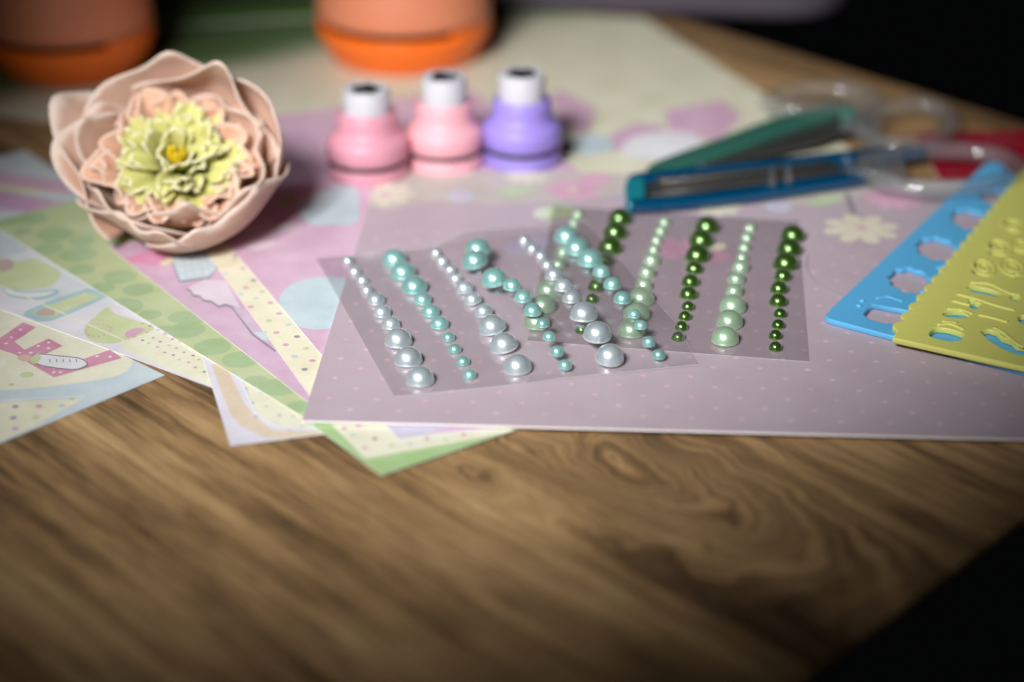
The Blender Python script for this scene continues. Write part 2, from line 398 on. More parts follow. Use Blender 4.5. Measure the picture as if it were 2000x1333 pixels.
# the letter E (one flat shape)
pr.px([(-10, 668), (45, 630), (70, 640), (28, 668), (48, 684), (95, 662), (122, 676), (70, 702), (105, 722), (215, 684), (238, 700), (105, 738), (60, 712), (30, 693), (0, 684)], PK, 2)
for x, y in ((40, 645), (22, 660), (12, 672), (38, 690), (75, 677), (95, 670), (60, 704), (85, 716), (105, 728), (135, 718), (165, 706), (190, 697), (215, 698), (60, 690), (95, 681), (118, 728), (150, 722)):
    pr.pdisc(x, y, 0.00055, WHITE, 3, n=10)
pr.px([(62, 702), (72, 692), (120, 696), (155, 700), (171, 709), (168, 718), (145, 724), (100, 720), (72, 713)], GREY, 4, 6)
pr.px([(64, 702), (74, 694), (120, 698), (153, 702), (168, 710), (165, 716), (144, 722), (102, 718), (75, 712)], WHITE, 5, 6)
pr.px([(62, 700), (74, 692), (80, 700), (70, 712), (60, 709)], LIME, 6, 4)
pr.px([(34, 700), (46, 694), (62, 699), (60, 707), (42, 706)], ink('tan', 222, 190, 172), 5, 4)
for k in range(5):
    x = 96 + k*13; pr.px([(x, 703), (x+2, 703), (x+3, 709), (x+1, 709)], GREY, 6)
pr.pdisc(52, 733, 0.0019, LIME, 3); pr.pdisc(22, 752, 0.0007, GREENDOT, 3)
for x, y, m in ((30, 795, GREYDOT), (76, 794, PINKDOT), (26, 817, GREYDOT), (120, 793, BLUEDOT), (70, 816, GREENDOT), (-20, 812, PINKDOT), (-10, 840, BLUEDOT), (30, 838, PINKDOT), (140, 780, GREENDOT)):
    pr.pdisc(x, y, 0.0009, m, 2, n=12)
pr.px([(-200, 796), (60, 779), (165, 774), (166, 776), (60, 782), (-200, 800)], WHITE, 4)
pr.build('printed_pattern', A)

# B: white bordered sheet with tree, label frame and dotted strip
B, zc = rect_paper('craft_paper', (470, 778), (0, 604), 0.125, (P(470, 778)-P(-70, 580)).length + 0.03, 2, paper_mat('sheet_white', srgb(232, 230, 238)),
    'white bordered paper with tree, small label and dotted cream strip print', flip=1)
pr = Print(*zc)
pr.px([(220, 640), (290, 640), (420, 700), (470, 770), (408, 752), (330, 722), (240, 682)], CREAM, 0)
pr.px([(0, 470), (60, 440), (150, 520), (210, 570), (200, 600), (60, 585), (0, 560)], ink('paleblue2', 222, 228, 236), 0, 4)
pr.px([(0, 505), (30, 512), (65, 506), (100, 520), (118, 532), (112, 548), (95, 560), (60, 566), (20, 566), (0, 560), (-40, 550), (-50, 520)], LIME, 1, 5)
pr.px([(5, 562), (50, 570), (110, 566), (108, 578), (70, 586), (20, 580)], TEAL, 1, 4)
pr.px([(8, 565), (50, 573), (102, 570), (100, 575), (68, 582), (22, 577)], WHITE, 2, 4)
pr.px([(-2, 510), (16, 506), (26, 514), (22, 526), (0, 530)], BROWN, 2, 4)
pr.px([(50, 608), (170, 564), (205, 578), (198, 586), (98, 628), (60, 622)], TEAL, 1, 2)
pr.px([(66, 609), (166, 572), (196, 580), (102, 620), (72, 618)], LIME, 2)
pr.px([(70, 611), (86, 603), (106, 608), (104, 617), (76, 617)], BROWN, 3, 3)
pr.px([(165, 640), (185, 620), (210, 600), (222, 612), (250, 622), (300, 640), (262, 660), (210, 672), (172, 662)], LIME, 1, 4)
pr.px([(244, 652), (262, 642), (284, 644), (268, 654), (250, 660)], PINKDOT, 2, 4)
c0 = P(192, 646, zc[0])
for k in range(14):
    t = 2*math.pi*k/14; pr.disc((c0.x+0.0036*math.cos(t), c0.y+0.0042*math.sin(t)), 0.0004, PINK, 3, n=8)
rg = random.Random(5)
for i in range(12):
    for j in range(4):
        x = 262 + i*15 + j*8 + rg.uniform(-2, 2); y = 657 + i*7.6 - j*13 + rg.uniform(-2, 2)
        pr.pdisc(x, y, 0.00055, [PINKDOT, GREYDOT, GREENDOT, PINKDOT][(i+j*2) % 4], 1, n=8)
pr.px([(0, 560), (2, 558), (300, 690), (420, 742), (420, 744), (300, 693)], CREAM, 4)
pr.build('printed_pattern', B)

# E: white sheet with tan frame
Ep, zc = rect_paper('craft_paper', (450, 871), (400, 712), 0.16, 0.12, 3, paper_mat('sheet_white2', srgb(228, 226, 238)),
    'white paper corner with a tan printed frame line poking out over the wood', flip=1)
pr = Print(*zc)
pr.px([(413, 712), (440, 712), (478, 790), (500, 815), (530, 840), (640, 845), (640, 856), (520, 856), (470, 832), (452, 812), (430, 760)], ORANGE, 0)
pr.px([(440, 712), (470, 730), (482, 775), (494, 806), (520, 826), (560, 838), (640, 842), (640, 820), (560, 770), (500, 735), (470, 700)], ink('framegreen', 222, 230, 208), 1)
pr.px([(474, 735), (560, 782), (640, 830), (560, 833), (520, 820), (498, 800)], CREAM, 2)
for x, y, m in ((480, 760, PINKDOT), (492, 788, GREYDOT), (510, 768, BLUEDOT), (565, 842, PINKDOT), (520, 795, GREENDOT), (545, 812, PINKDOT), (572, 815, BLUEDOT), (590, 835, GREYDOT), (500, 815, PINKDOT)):
    pr.pdisc(x, y, 0.0006, m, 3, n=10)
pr.px([(470, 748), (474, 748), (500, 806), (540, 832), (640, 838), (640, 841), (536, 836), (497, 810)], WHITE, 4)
pr.build('printed_pattern', Ep)

# D: green edged sheet whose corner points at the camera
D, zc = rect_paper('craft_paper', (745, 929), (598, 822), 0.16, 0.10, 4, paper_mat('sheet_green_edge', srgb(176, 208, 150)),
    'green edged paper corner with dotted cream band under the mauve paper', flip=1)
pr = Print(*zc)
pr.px([(640, 822), (715, 898), (1010, 842), (900, 815), (720, 812)], CREAM, 0)
pr.px([(712, 816), (742, 822), (776, 866), (1000, 838), (900, 812)], ink('paleyellow2', 244, 243, 226), 1)
pr.px([(746, 824), (780, 858), (900, 840), (980, 838), (880, 812)], LAV, 2)
pr.px([(820, 850), (900, 832), (960, 838), (900, 842)], ink('lavpink', 224, 188, 222), 3)
for x, y, m in ((732, 858, GREYDOT), (690, 852, BLUEDOT), (712, 876, PINKDOT), (834, 858, PINKDOT), (765, 872, GREENDOT), (672, 838, PINKDOT), (700, 833, PINKDOT), (905, 850, PINKDOT), (800, 868, BLUEDOT), (870, 860, GREENDOT)):
    pr.pdisc(x, y, 0.00075, m, 4, n=12)
pr.px([(712, 898), (716, 896), (1000, 847), (1000, 849)], LIME, 3)
pr.build('printed_pattern', D)

# J: small striped sheet showing past the flower
J, zc = rect_paper('craft_paper', (50, 294), (135, 350), 0.10, 0.085, 4, paper_mat('sheet_mist', srgb(206, 216, 222)),
    'pale striped paper corner between the flower and the bare wood', flip=1)
pr = Print(*zc)
pr.px([(-100, 352), (0, 338), (125, 356), (140, 380), (0, 362), (-100, 378)], ink('stripepink', 214, 168, 192), 0)
pr.px([(-100, 395), (0, 372), (60, 384), (150, 400), (150, 425), (0, 410), (-100, 420)], ink('stripemauve', 204, 160, 196), 0)
pr.px([(-100, 380), (0, 362), (80, 372), (80, 380), (0, 371), (-100, 390)], ink('stripeyellow', 232, 226, 178), 1)
for x, y in ((20, 322), (70, 325), (45, 334), (95, 340), (-10, 330)): pr.pdisc(x, y, 0.0012, LIME, 1)
pr.build('printed_pattern', J)

# C: green sheet with big darker dots
Cc, zc = rect_paper('craft_paper', (592, 815), (0, 450), 0.125, (P(592, 815)-P(-22, 437)).length, 5, paper_mat('sheet_green', srgb(194, 206, 160)),
    'pale green paper with big darker green dots beside the artificial flower', flip=1)
pr = Print(*zc); GD = ink('deepgreen', 160, 188, 136)
for x, y, r in ((542, 757, 34), (470, 703, 34), (415, 678, 34), (365, 645, 34), (318, 651, 32), (373, 621, 30), (420, 678, 20), (240, 599, 38), (270, 566, 30), (235, 541, 33), (160, 527, 26), (200, 562, 24), (153, 497, 38), (108, 458, 38), (60, 428, 34), (160, 472, 26), (95, 485, 30), (44, 452, 20), (206, 628, 20), (293, 615, 22), (10, 432, 30), (300, 655, 24), (355, 620, 26), (290, 700, 20), (500, 745, 22), (585, 795, 22)):
    pr.pdisc(x, y, r/6300.0, GD, 0, n=28)
pr.build('printed_dot', Cc, True)

# F: pink sheet with grey line art
Fp, zc = rect_paper('craft_paper', (603, 787), (300, 551), 0.125, (P(603, 787)-P(215, 484)).length, 6, paper_mat('sheet_orchid', srgb(214, 182, 206)),
    'orchid pink paper with pale cloud, dotted square and grey outline print', flip=1)
pr = Print(*zc)
pr.px([(330, 500), (400, 480), (440, 500), (410, 545), (350, 553)], GREY, 0)
pr.px([(332, 498), (400, 478), (440, 498), (409, 541), (352, 549)], PALEBLUE, 1)
for i in range(5):
    for j in range(4): pr.pdisc(348+i*15+j*3, 504+j*12-i*3, 0.0006, WHITE, 2, n=8)
pr.px([(362, 566), (400, 548), (440, 552), (470, 610), (482, 618), (462, 606), (440, 598), (428, 602), (412, 592), (398, 590), (390, 582), (376, 580), (372, 572)], GREY, 1)
pr.px([(366, 564), (400, 546), (442, 550), (472, 606), (462, 601), (440, 594), (428, 598), (412, 588), (398, 586), (390, 578), (378, 576), (374, 569)], ink('cloud', 230, 212, 228), 2)
pr.px([(452, 600), (470, 602), (530, 660), (524, 668), (494, 654)], ink('mauve_print', 206, 178, 206), 2)
pr.px([(450, 600), (453, 600), (496, 654), (540, 686), (536, 688), (492, 656)], GREY, 3)
pr.px([(496, 650), (530, 650), (540, 672), (512, 664)], PALEBLUE, 4)
pr.px([(300, 508), (420, 455), (440, 470), (320, 520)], ink('paleyellow3', 236, 228, 180), 0)
pr.px([(230, 510), (320, 480), (400, 470), (300, 520)], ink('hotpink', 222, 140, 180), 1)
pr.build('printed_pattern', Fp)

# G: cream sheet with small coloured dots
G, zc = rect_paper('craft_paper', (607, 775), (392, 478), 0.12, 0.17, 7, paper_mat('sheet_cream', srgb(238, 232, 206)),
    'narrow strip of cream paper with small coloured dots between two pink papers', flip=1)
pr = Print(*zc)
for k, (x, y) in enumerate(((425, 490), (458, 508), (440, 535), (475, 525), (495, 548), (480, 562), (512, 570), (500, 583), (528, 592), (460, 500), (545, 613), (525, 627), (563, 635), (540, 650), (580, 658), (558, 674), (598, 681), (575, 697), (610, 705), (595, 722), (490, 600), (515, 650), (470, 575))):
    pr.pdisc(x, y, 0.00095, [PINKDOT, GREENDOT, BLUEDOT, PINKDOT, GREYDOT][k % 5], 0, n=12)
pr.build('printed_pattern', G)

# H: pink sheet with pale blue blobs
Hh, zc = rect_paper('craft_paper', (632, 698), (440, 471), 0.13, 0.20, 8, paper_mat('sheet_pink', srgb(218, 184, 208)),
    'pink paper with large pale blue blobs beneath the small pink punch', flip=1)
pr = Print(*zc)
pr.px([(545, 585), (570, 556), (620, 542), (680, 548), (690, 600), (650, 640), (590, 640), (558, 615)], PALEBLUE, 0, 6)
pr.px([(582, 410), (600, 385), (640, 370), (690, 360), (700, 430), (650, 440), (605, 437)], PALEBLUE, 0, 6)
pr.px([(470, 450), (530, 436), (590, 440), (560, 455), (500, 462)], ink('palepink', 226, 202, 220), 0, 5)
pr.px([(540, 395), (570, 380), (580, 395), (555, 405)], ink('olive', 186, 182, 150), 0, 5)
pr.px([(480, 480), (520, 470), (540, 478), (500, 490)], ink('palepink2', 228, 206, 222), 0, 5)
pr.build('printed_blob', Hh, True)

# P: mauve dotted paper on which the pearl sheets lie
PZ0 = lay(9); ZP = PZ0 + 0.0006
pm = paper_mat('sheet_mauve', srgb(190, 173, 184), 0.5, 0.05)
a = P(590, 822, ZP); b_ = P(2000, 858, ZP); d = (b_-a); d.z = 0; d.normalize(); n = Vector((-d.y, d.x, 0))
PW, PH = 0.255, 0.1875
pl = [a, a + d*PW, a + d*PW + n*PH, a + n*PH]
pctr = a + d*PW/2 + n*PH/2
Pp = slab('craft_paper', [(p.x, p.y) for p in pl], PZ0, ZP, pm, CORE, None, (pctr.x, pctr.y, PZ0))
tag(Pp, 'thick mauve paper with tiny pink dots and flowers under the pearl sheets', 'paper', 'sheets of patterned craft paper spread on the table')
pr = Print(ZP, [(p.x, p.y) for p in pl])
DOT = ink('mauvedot', 218, 178, 198)
o_ = P(1256, 734, ZP); sa, sb = 0.0131, 0.0062
for j in range(-16, 32):
    for i in range(-12, 22):
        q = o_ + d*(i*sa + (j % 2)*sa/2) + n*(j*sb)
        r = q - a; uu, vv = r.dot(d), r.dot(n)
        if 0.001 < uu < PW-0.001 and 0.001 < vv < PH*0.73: pr.disc(q, 0.0008, DOT, 0, n=10)
PC = ink('petalcream', 226, 218, 196); PP = ink('petalpink', 222, 164, 194); PB = ink('petalblue', 190, 198, 224); PG = ink('leaf', 184, 206, 158)
HAZ = ink('palegreenwash', 194, 184, 178)
pr.px([(690, 395), (760, 410), (840, 395), (980, 400), (1080, 395), (1230, 380), (1400, 395), (1600, 400), (1720, 380), (1990, 360), (1990, 270), (1230, 318), (700, 345)], HAZ, 0, 5)
pr.flower(752, 380, 0.0105, PC, 8, 1); pr.pdisc(752, 380, 0.0018, PP, 2)
pr.pdisc(900, 383, 0.0045, PB, 1); pr.pdisc(900, 383, 0.0018, PP, 2)
pr.flower(1120, 371, 0.0098, PP, 9, 1); pr.pdisc(1120, 371, 0.0018, PC, 2)
pr.px([(970, 380), (1000, 366), (1042, 368), (1010, 384)], PG, 1, 4)
pr.px([(1040, 420), (1070, 404), (1110, 402), (1135, 412), (1110, 424), (1070, 430)], PG, 1, 5)
pr.px([(1040, 420), (1055, 406), (1075, 412), (1062, 428)], ink('leafpale', 214, 222, 204), 2, 5)
pr.pdisc(1100, 328, 0.0042, PB, 1); pr.pdisc(1225, 325, 0.004, PB, 1)
pr.flower(1030, 345, 0.008, PC, 8, 1)
pr.flower(1400, 405, 0.0085, PC, 8, 1)
pr.pdisc(1520, 405, 0.0046, PB, 1); pr.pdisc(1520, 405, 0.0016, PP, 2)
pr.px([(1575, 402), (1610, 384), (1652, 386), (1620, 400)], PG, 1, 4)
pr.flower(1745, 388, 0.0105, PP, 9, 1)
pr.flower(1682, 448, 0.0125, PC, 8, 2, 0.5, 0.2); pr.pdisc(1682, 446, 0.0017, PP, 3)
pr.px([(1648, 378), (1658, 378), (1674, 420), (1664, 420)], ink('greystroke', 124, 108, 122), 3)  # short grey stroke above the cream flower
pr.flower(1320, 487, 0.0085, PP, 7, 1); pr.flower(1392, 502, 0.006, PP, 6, 1); pr.pdisc(1400, 482, 0.003, PC, 2)
pr.px([(770, 500), (840, 486), (905, 492), (870, 505), (800, 512)], ink('roseprint', 196, 168, 182), 1, 5)
pr.px([(985, 480), (1040, 462), (1080, 470), (1060, 490), (1010, 500)], ink('lavprint', 186, 172, 200), 1, 5)
pr.flower(1165, 350, 0.006, PP, 7, 1); pr.flower(1460, 355, 0.007, PP, 8, 1)
pr.build('printed_pattern', Pp)

# red card at the right and green strip / album at the back
rc = [P(1780, 262, 0), P(2060, 255, 0), P(2100, 345, 0), P(1840, 360, 0)]
redm = paper_mat('sheet_red', srgb(150, 30, 48))
c_ = sum(rc, Vector())/4
red = slab('red_card', [(p.x, p.y) for p in rc], lay(0), lay(0)+0.0003, redm, CORE, None, (c_.x, c_.y, lay(0)))
tag(red, 'dark red card behind the clear scissor handles at the table edge', 'card')
gs = [P(250, 60, 0), P(640, 36, 0), P(640, 12, 0), P(240, 34, 0)]
c_ = sum(gs, Vector())/4
gst = slab('green_card', [(p.x, p.y) for p in gs], lay(3), lay(3)+0.0006, paper_mat('sheet_leaf', srgb(112, 158, 74)), CORE, None, (c_.x, c_.y, lay(3)))
tag(gst, 'bright green card strip lying between the two orange punches', 'card')
am = mat('album_cloth', srgb(84, 77, 90), 0.85, 0.08, 500, 0.4, 1500)
ac = [P(230, -22, 0.004), P(1660, 34, 0.004)]
ad2 = (ac[1]-ac[0]).normalized(); an2 = Vector((-ad2.y, ad2.x, 0))
apl = rnd_corner([tuple(p.xy) for p in (ac[0], ac[1], ac[1]+an2*0.16, ac[0]+an2*0.16)], 0.035, 8)
c_ = (ac[0]+ac[1])/2 + an2*0.08
alb = slab('album', apl, 0.0002, 0.022, am, am, None, (c_.x, c_.y, 0.0))
bv = alb.modifiers.new('edge', 'BEVEL'); bv.width = 0.006; bv.segments = 4; bv.limit_method = 'ANGLE'; bv.angle_limit = R(60)
tag(alb, 'mauve grey padded album overhanging the far edge of the table', 'album')

# ------------------------------------------------------------------ pearl sheets
def dome(name, r, hgt=1.10):
    prof = [(r*1.0, 0.0), (r*1.035, r*0.03), (r*1.035, r*0.075), (r*1.0, r*0.11)]
    for k in range(1, 9):
        t = math.pi/2*k/9; prof.append((r*math.cos(t)*0.998, r*0.11 + r*(hgt-0.11)*math.sin(t)))
    prof.append((r*0.035, r*hgt))
    return lathe(name, prof, 28, [1, 1, 1] + [0]*9)
def pearl_mat(name, col, metal=0.0, rough=0.28, coat=1.0, sss=0.0):
    m = bpy.data.materials.new(name); m.use_nodes = True; nt = m.node_tree; b = nt.nodes['Principled BSDF']
    tc = nt.nodes.new('ShaderNodeTexCoord'); n = nt.nodes.new('ShaderNodeTexNoise'); n.inputs['Scale'].default_value = 260; n.inputs['Detail'].default_value = 3
    oi = nt.nodes.new('ShaderNodeObjectInfo'); ad = nt.nodes.new('ShaderNodeVectorMath'); ad.operation = 'ADD'
    nt.links.new(tc.outputs['Object'], ad.inputs[0]); nt.links.new(oi.outputs['Location'], ad.inputs[1]); nt.links.new(ad.outputs[0], n.inputs['Vector'])
    mx = nt.nodes.new('ShaderNodeMix'); mx.data_type = 'RGBA'
    mx.inputs[6].default_value = (*[c*0.88 for c in col], 1); mx.inputs[7].default_value = (*[min(1, c*1.1) for c in col], 1)
    nt.links.new(n.outputs['Fac'], mx.inputs[0])
    hs = nt.nodes.new('ShaderNodeHueSaturation'); nt.links.new(mx.outputs[2], hs.inputs['Color'])
    mr = nt.nodes.new('ShaderNodeMapRange'); mr.inputs[3].default_value = 0.9; mr.inputs[4].default_value = 1.08
    nt.links.new(oi.outputs['Random'], mr.inputs[0]); nt.links.new(mr.outputs[0], hs.inputs['Value'])
    nt.links.new(hs.outputs[0], b.inputs['Base Color'])
    b.inputs['Metallic'].default_value = metal; b.inputs['Roughness'].default_value = rough
    b.inputs['Coat Weight'].default_value = coat; b.inputs['Coat Roughness'].default_value = 0.07; b.inputs['Coat IOR'].default_value = 1.6
    b.inputs['Sheen Weight'].default_value = 0.25; b.inputs['Sheen Roughness'].default_value = 0.4
    return m
PCOL = {'white': pearl_mat('pearl_white', (0.50, 0.585, 0.635), 0.55, 0.36), 'aqua': pearl_mat('pearl_aqua', (0.27, 0.54, 0.52), 0.5, 0.34),
        'mint': pearl_mat('pearl_mint', (0.37, 0.54, 0.37), 0.45, 0.36), 'green': pearl_mat('pearl_green', (0.06, 0.15, 0.016), 0.75, 0.3)}
FLG = {'white': clear_mat('flange_white', (0.85, 0.88, 0.9), white=0.55, wcol=(0.75, 0.78, 0.8)), 'aqua': clear_mat('flange_aqua', (0.7, 0.9, 0.88), white=0.5, wcol=(0.5, 0.72, 0.7)),
       'mint': clear_mat('flange_mint', (0.75, 0.9, 0.75), white=0.5, wcol=(0.55, 0.7, 0.55)), 'green': clear_mat('flange_green', (0.3, 0.45, 0.15), white=0.6, wcol=(0.12, 0.25, 0.04))}
RAD = {'S': 0.00195, 'M': 0.00272, 'L': 0.004}
DOME = {}
for cname in PCOL:
    for s_ in RAD:
        me = dome('pearl_'+cname+'_'+s_, RAD[s_]); me.materials.append(PCOL[cname]); me.materials.append(FLG[cname]); DOME[cname, s_] = me
c3 = lambda l: [(600+x/3.252, 390+y/3.252) for x, y in l]
c4 = lambda l: [(1000+x/3.226, 380+y/3.226) for x, y in l]
UP, DN = 'SSSSMMMLLL', 'LLLMMMSSSS'
lerp_row = lambda p, q, ts: [(p[0]+(q[0]-p[0])*t, p[1]+(q[1]-p[1])*t) for t in ts]
sheet1 = [
 ('white', UP, c3([(260,388),(303,457),(352,513),(380,575),(438,636),(475,715),(533,790),(580,887),(643,1005),(718,1130)])),
 ('aqua', DN, c3([(555,378),(610,460),(682,550),(735,635),(785,712),(842,788),(898,875),(938,950),(990,1028),(1033,1112)])),
 ('white', UP, c3([(820,338),(860,392),(910,445),(945,500),(1002,560),(1053,632),(1122,708),(1178,800),(1253,915),(1338,1052)])),
 ('aqua', DN, c3([(1085,310),(1070,385),(1192,500),(1303,545),(1372,620),(1433,705),(1496,787),(1538,870),(1588,957),(1638,1050)])),
 ('white', UP, c4([(78,290),(128,340),(182,387),(222,443),(265,505),(322,577),(375,650),(452,748),(537,870),(615,1010)])),
 ('aqua', DN, c4([(345,262),(410,335),(492,408),(565,487),(633,565),(697,655),(770,755),(812,825),(863,922),(925,1008)]))]
tu = [0, .084, .17, .256, .356, .467, .582, .704, .844, 1]; td = [0, .125, .258, .38, .498, .61, .725, .815, .907, 1]
sheet2 = [
 ('mint', UP, c4(lerp_row((415, 125), (155, 800), tu))),
 ('green', DN, c4(lerp_row((680, 148), (440, 850), td))),
 ('mint', UP, c4([(962,175),(937,232),(912,290),(895,348),(880,415),(850,490),(830,568),(815,650),(785,745),(752,850)])),
 ('green', DN, c4([(1230,200),(1193,287),(1170,380),(1150,465),(1125,547),(1113,625),(1110,705),(1090,768),(1068,832),(1048,897)])),
 ('mint', UP, c4([(1500,212),(1480,272),(1465,335),(1450,395),(1440,457),(1413,532),(1400,608),(1390,700),(1370,795),(1343,900)])),
 ('green', DN, c4([(1770,255),(1748,340),(1725,430),(1708,512),(1683,590),(1678,670),(1690,750),(1678,820),(1660,887),(1660,960)]))]
FILMS = [clear_mat('film_light', (0.99, 0.99, 0.99), 1.42, 0.06, 0.03, (0.62, 0.60, 0.62)), clear_mat('film_smoky', (0.955, 0.948, 0.948), 1.42, 0.05, 0.03, (0.62, 0.60, 0.62))]
FEDGE = mat('film_edge', (0.8, 0.8, 0.8), 0.4, 0.02, Alpha=0.55)  # whitish colour paints the glint of light along the cut edge
ss = lambda a, b, x: (lambda t: t*t*(3-2*t))(min(1, max(0, (x-a)/(b-a))))
FT = 0.00012
def film_sheet(corners_px, zf, label, rows, grp, FILM):
    """corners: front-left, front-right, back-left (pixels); zf(s,t) lift in metres above the paper"""
    fl = P(*corners_px[0], ZP); fr = P(*corners_px[1], ZP + zf(1, 0)); bl = P(*corners_px[2], ZP + zf(0, 1))
    du = Vector((fr.x-fl.x, fr.y-fl.y, 0)); wd = du.length; du.normalize(); dv = Vector((bl.x-fl.x, bl.y-fl.y, 0)); ht = dv.length; dv.normalize()
    org = fl + du*wd/2 + dv*ht/2; org.z = ZP
    root = empty('pearl_sticker_sheet', org); tag(root, label, 'sticker sheet', grp)
    def st(p):
        r = p - fl; den = du.x*dv.y - du.y*dv.x
        return (r.x*dv.y - r.y*dv.x)/den/wd, (du.x*r.y - du.y*r.x)/den/ht
    def zat(p): s, t = st(p); return ZP + 0.00008 + zf(min(1, max(0, s)), min(1, max(0, t)))
    NX, NY = 40, 32; vs, fs, mi = [], [], []
    for lev in (0, 1):
        for j in range(NY+1):
            for i in range(NX+1):
                p = fl + du*wd*i/NX + dv*ht*j/NY; p.z = zat(p) + lev*FT; vs.append(p - org)
    I = lambda i, j, l: l*(NX+1)*(NY+1) + j*(NX+1) + i
    for j in range(NY):
        for i in range(NX):
            fs.append((I(i,j,1), I(i+1,j,1), I(i+1,j+1,1), I(i,j+1,1))); mi.append(0)
            fs.append((I(i,j,0), I(i,j+1,0), I(i+1,j+1,0), I(i+1,j,0))); mi.append(0)
    for i in range(NX):
        fs.append((I(i,0,0), I(i+1,0,0), I(i+1,0,1), I(i,0,1))); fs.append((I(i+1,NY,0), I(i,NY,0), I(i,NY,1), I(i+1,NY,1))); mi += [1, 1]
    for j in range(NY):
        fs.append((I(0,j+1,0), I(0,j,0), I(0,j,1), I(0,j+1,1))); fs.append((I(NX,j,0), I(NX,j+1,0), I(NX,j+1,1), I(NX,j,1))); mi += [1, 1]
    sharp(link('backing_film', mesh('backing_film', vs, fs, True, mi), [FILM, FEDGE], root), 35)
    info = []
    for cname, sizes, pts in rows:
        for s_, (x, y) in zip(sizes, pts):
            z = ZP; r = RAD[s_]
            for _ in range(8):
                p = P(x, y, z); rp = r*F_PX/depth(p); p = P(x, y + 0.277*rp, z); z = zat(p) + FT
            p.z = z
            o = bpy.data.objects.new('pearl', DOME[cname, s_]); C.objects.link(o); o.parent = root; o.location = p - org
            s, t = st(p); e = 0.01
            o.rotation_euler = (math.atan2(zf(s, min(1, t+e))-zf(s, t), e*ht)*0.7, -math.atan2(zf(min(1, s+e), t)-zf(s, t), e*wd)*0.7, math.atan2(du.y, du.x))
            info.append((p, r))
    return root, info, st, zat
root2, info2, st2, zat2 = film_sheet([(1030, 667), (1581, 708), (1082, 402)], lambda s, t: 0.0, 'clear sheet of mint and metallic green half pearls lying flat beside the blue stencil', sheet2, 'sheets of self adhesive half pearls', FILMS[1])
def zf1(s, t):
    rise = ss(0.40, 0.56, s)
    front = 0.12 + 0.88*ss(0.02, 0.20, t)
    return 0.0046*rise*front
root1, info1, st1, zat1 = film_sheet([(770, 776), (1368, 713), (617, 505)], zf1, 'clear sheet of white and aqua half pearls resting partly on the other pearl sheet', sheet1, 'sheets of self adhesive half pearls', FILMS[0])
root1.location.z += 0.0
for p, r in info2:
    s, t = st1(p)
    if 0 < s < 1 and 0 < t < 1 and zat1(p) < ZP + 0.0002 + r: print('poke', round(s, 2), round(t, 2), round((ZP+r-zat1(p))*1000, 2))

# clear thread curl on the mauve paper
pts = [P(x, y, ZP+0.0004) for x, y in ((1530, 440), (1545, 470), (1578, 500), (1576, 525), (1592, 548), (1625, 565), (1660, 582))]
th = tube('clear_thread', [q for q in smooth_loop(pts[2:], 6, False)], 0.00022, clear_mat('thread', (0.94, 0.94, 0.95), 1.4, 0.1, 0.12), None)
tag(th, 'curl of clear plastic thread lying between pearl sheet and blue stencil', 'thread')

# ------------------------------------------------------------------ mini punches
def plastic(name, col, rough=0.32, **kw): return mat(name, col, rough, 0.02, 300, 0.06, 900, **kw)
WP = plastic('white_plastic', srgb(198, 198, 206), 0.4); BLK = mat('black_recess', (0.006, 0.006, 0.007), 0.6, 0)  # black stands in for the shade inside slots and plunger openings
def mini_punch(px, py, zb, rad, col, label, shape, hk=1.0):
    p = P(px, py, zb); root = empty('mini_punch', p, R(random.Random(px).uniform(-20, 20)))
    root.scale = (1, 1, 0.86); tag(root, label, 'craft punch', 'small craft punches standing in a row')
    m = plastic('punch_'+shape, col, 0.45); s = rad
    H_ = 0.033*hk
    base = link('base', lathe('base', [(s*0.93, 0), (s*0.985, 0.0006), (s*0.985, 0.0050), (s*0.955, 0.0055)], 72), m, root); sharp(base)
    slot = link('paper_slot', lathe('paper_slot', [(s*0.962, 0.0054), (s*0.962, 0.0076)], 72), BLK, root)
    prof = [(s*0.97, 0.0075), (s*1.0, 0.0080), (s*1.0, 0.0125), (s*0.985, 0.0145), (s*0.94, 0.0158), (s*0.87, 0.0169), (s*0.80, 0.0178), (s*0.755, 0.0190), (s*0.73, 0.0215), (s*0.71, 0.0255),
            (s*0.685, 0.0262*1), (s*0.66, 0.0266), (s*0.60, 0.0266), (s*0.60, 0.0250)]
    body = link('body', lathe('body', prof, 72), m, root); sharp(body, 50)
    # two rounded side lobes that flank the neck
    pl_ = [(s*0.565, 0.0252), (s*0.565, H_*1.075-0.0006), (s*0.545, H_*1.075), (s*0.40, H_*1.075), (s*0.395, H_*1.075-0.0003)]
    plg = link('plunger', lathe('plunger', pl_, 64), WP, root); sharp(plg, 50)
    N = 60; z = H_*1.075 + 0.0001
    if shape == 'star': f = lambda t: s*0.36*(0.62 + 0.38*abs(math.cos(2.5*t))**0.7)
    elif shape == 'heart': f = lambda t: s*0.38*(0.86 + 0.14*math.cos(3*t))
    else: f = lambda t: s*0.38*(0.9 + 0.1*math.cos(5*t))
    vs = [(f(2*math.pi*k/N)*math.cos(2*math.pi*k/N), f(2*math.pi*k/N)*math.sin(2*math.pi*k/N), z) for k in range(N)]
    vs += [(v[0], v[1], z - 0.0008) for v in vs]
    link('opening_shade', mesh('opening_shade', vs, [tuple(range(N))] + [(i, N+i, N+(i+1) % N, (i+1) % N) for i in range(N)]), BLK, plg)  # black patch painted as the shaded opening in the plunger
    return root
mini_punch(720, 338, lay(8)+T, 0.0143, srgb(212, 146, 164), 'dusty pink mini punch with black star shaped opening in its white plunger, beside the flower', 'star')
mini_punch(869, 319, lay(9), 0.0136, srgb(232, 166, 178), 'light pink mini punch standing between the dusty pink and purple ones', 'heart', 1.04)
mini_punch(1019, 312, lay(9), 0.0142, srgb(150, 132, 216), 'purple mini punch with white plunger at the end of the row', 'daisy', 1.04)

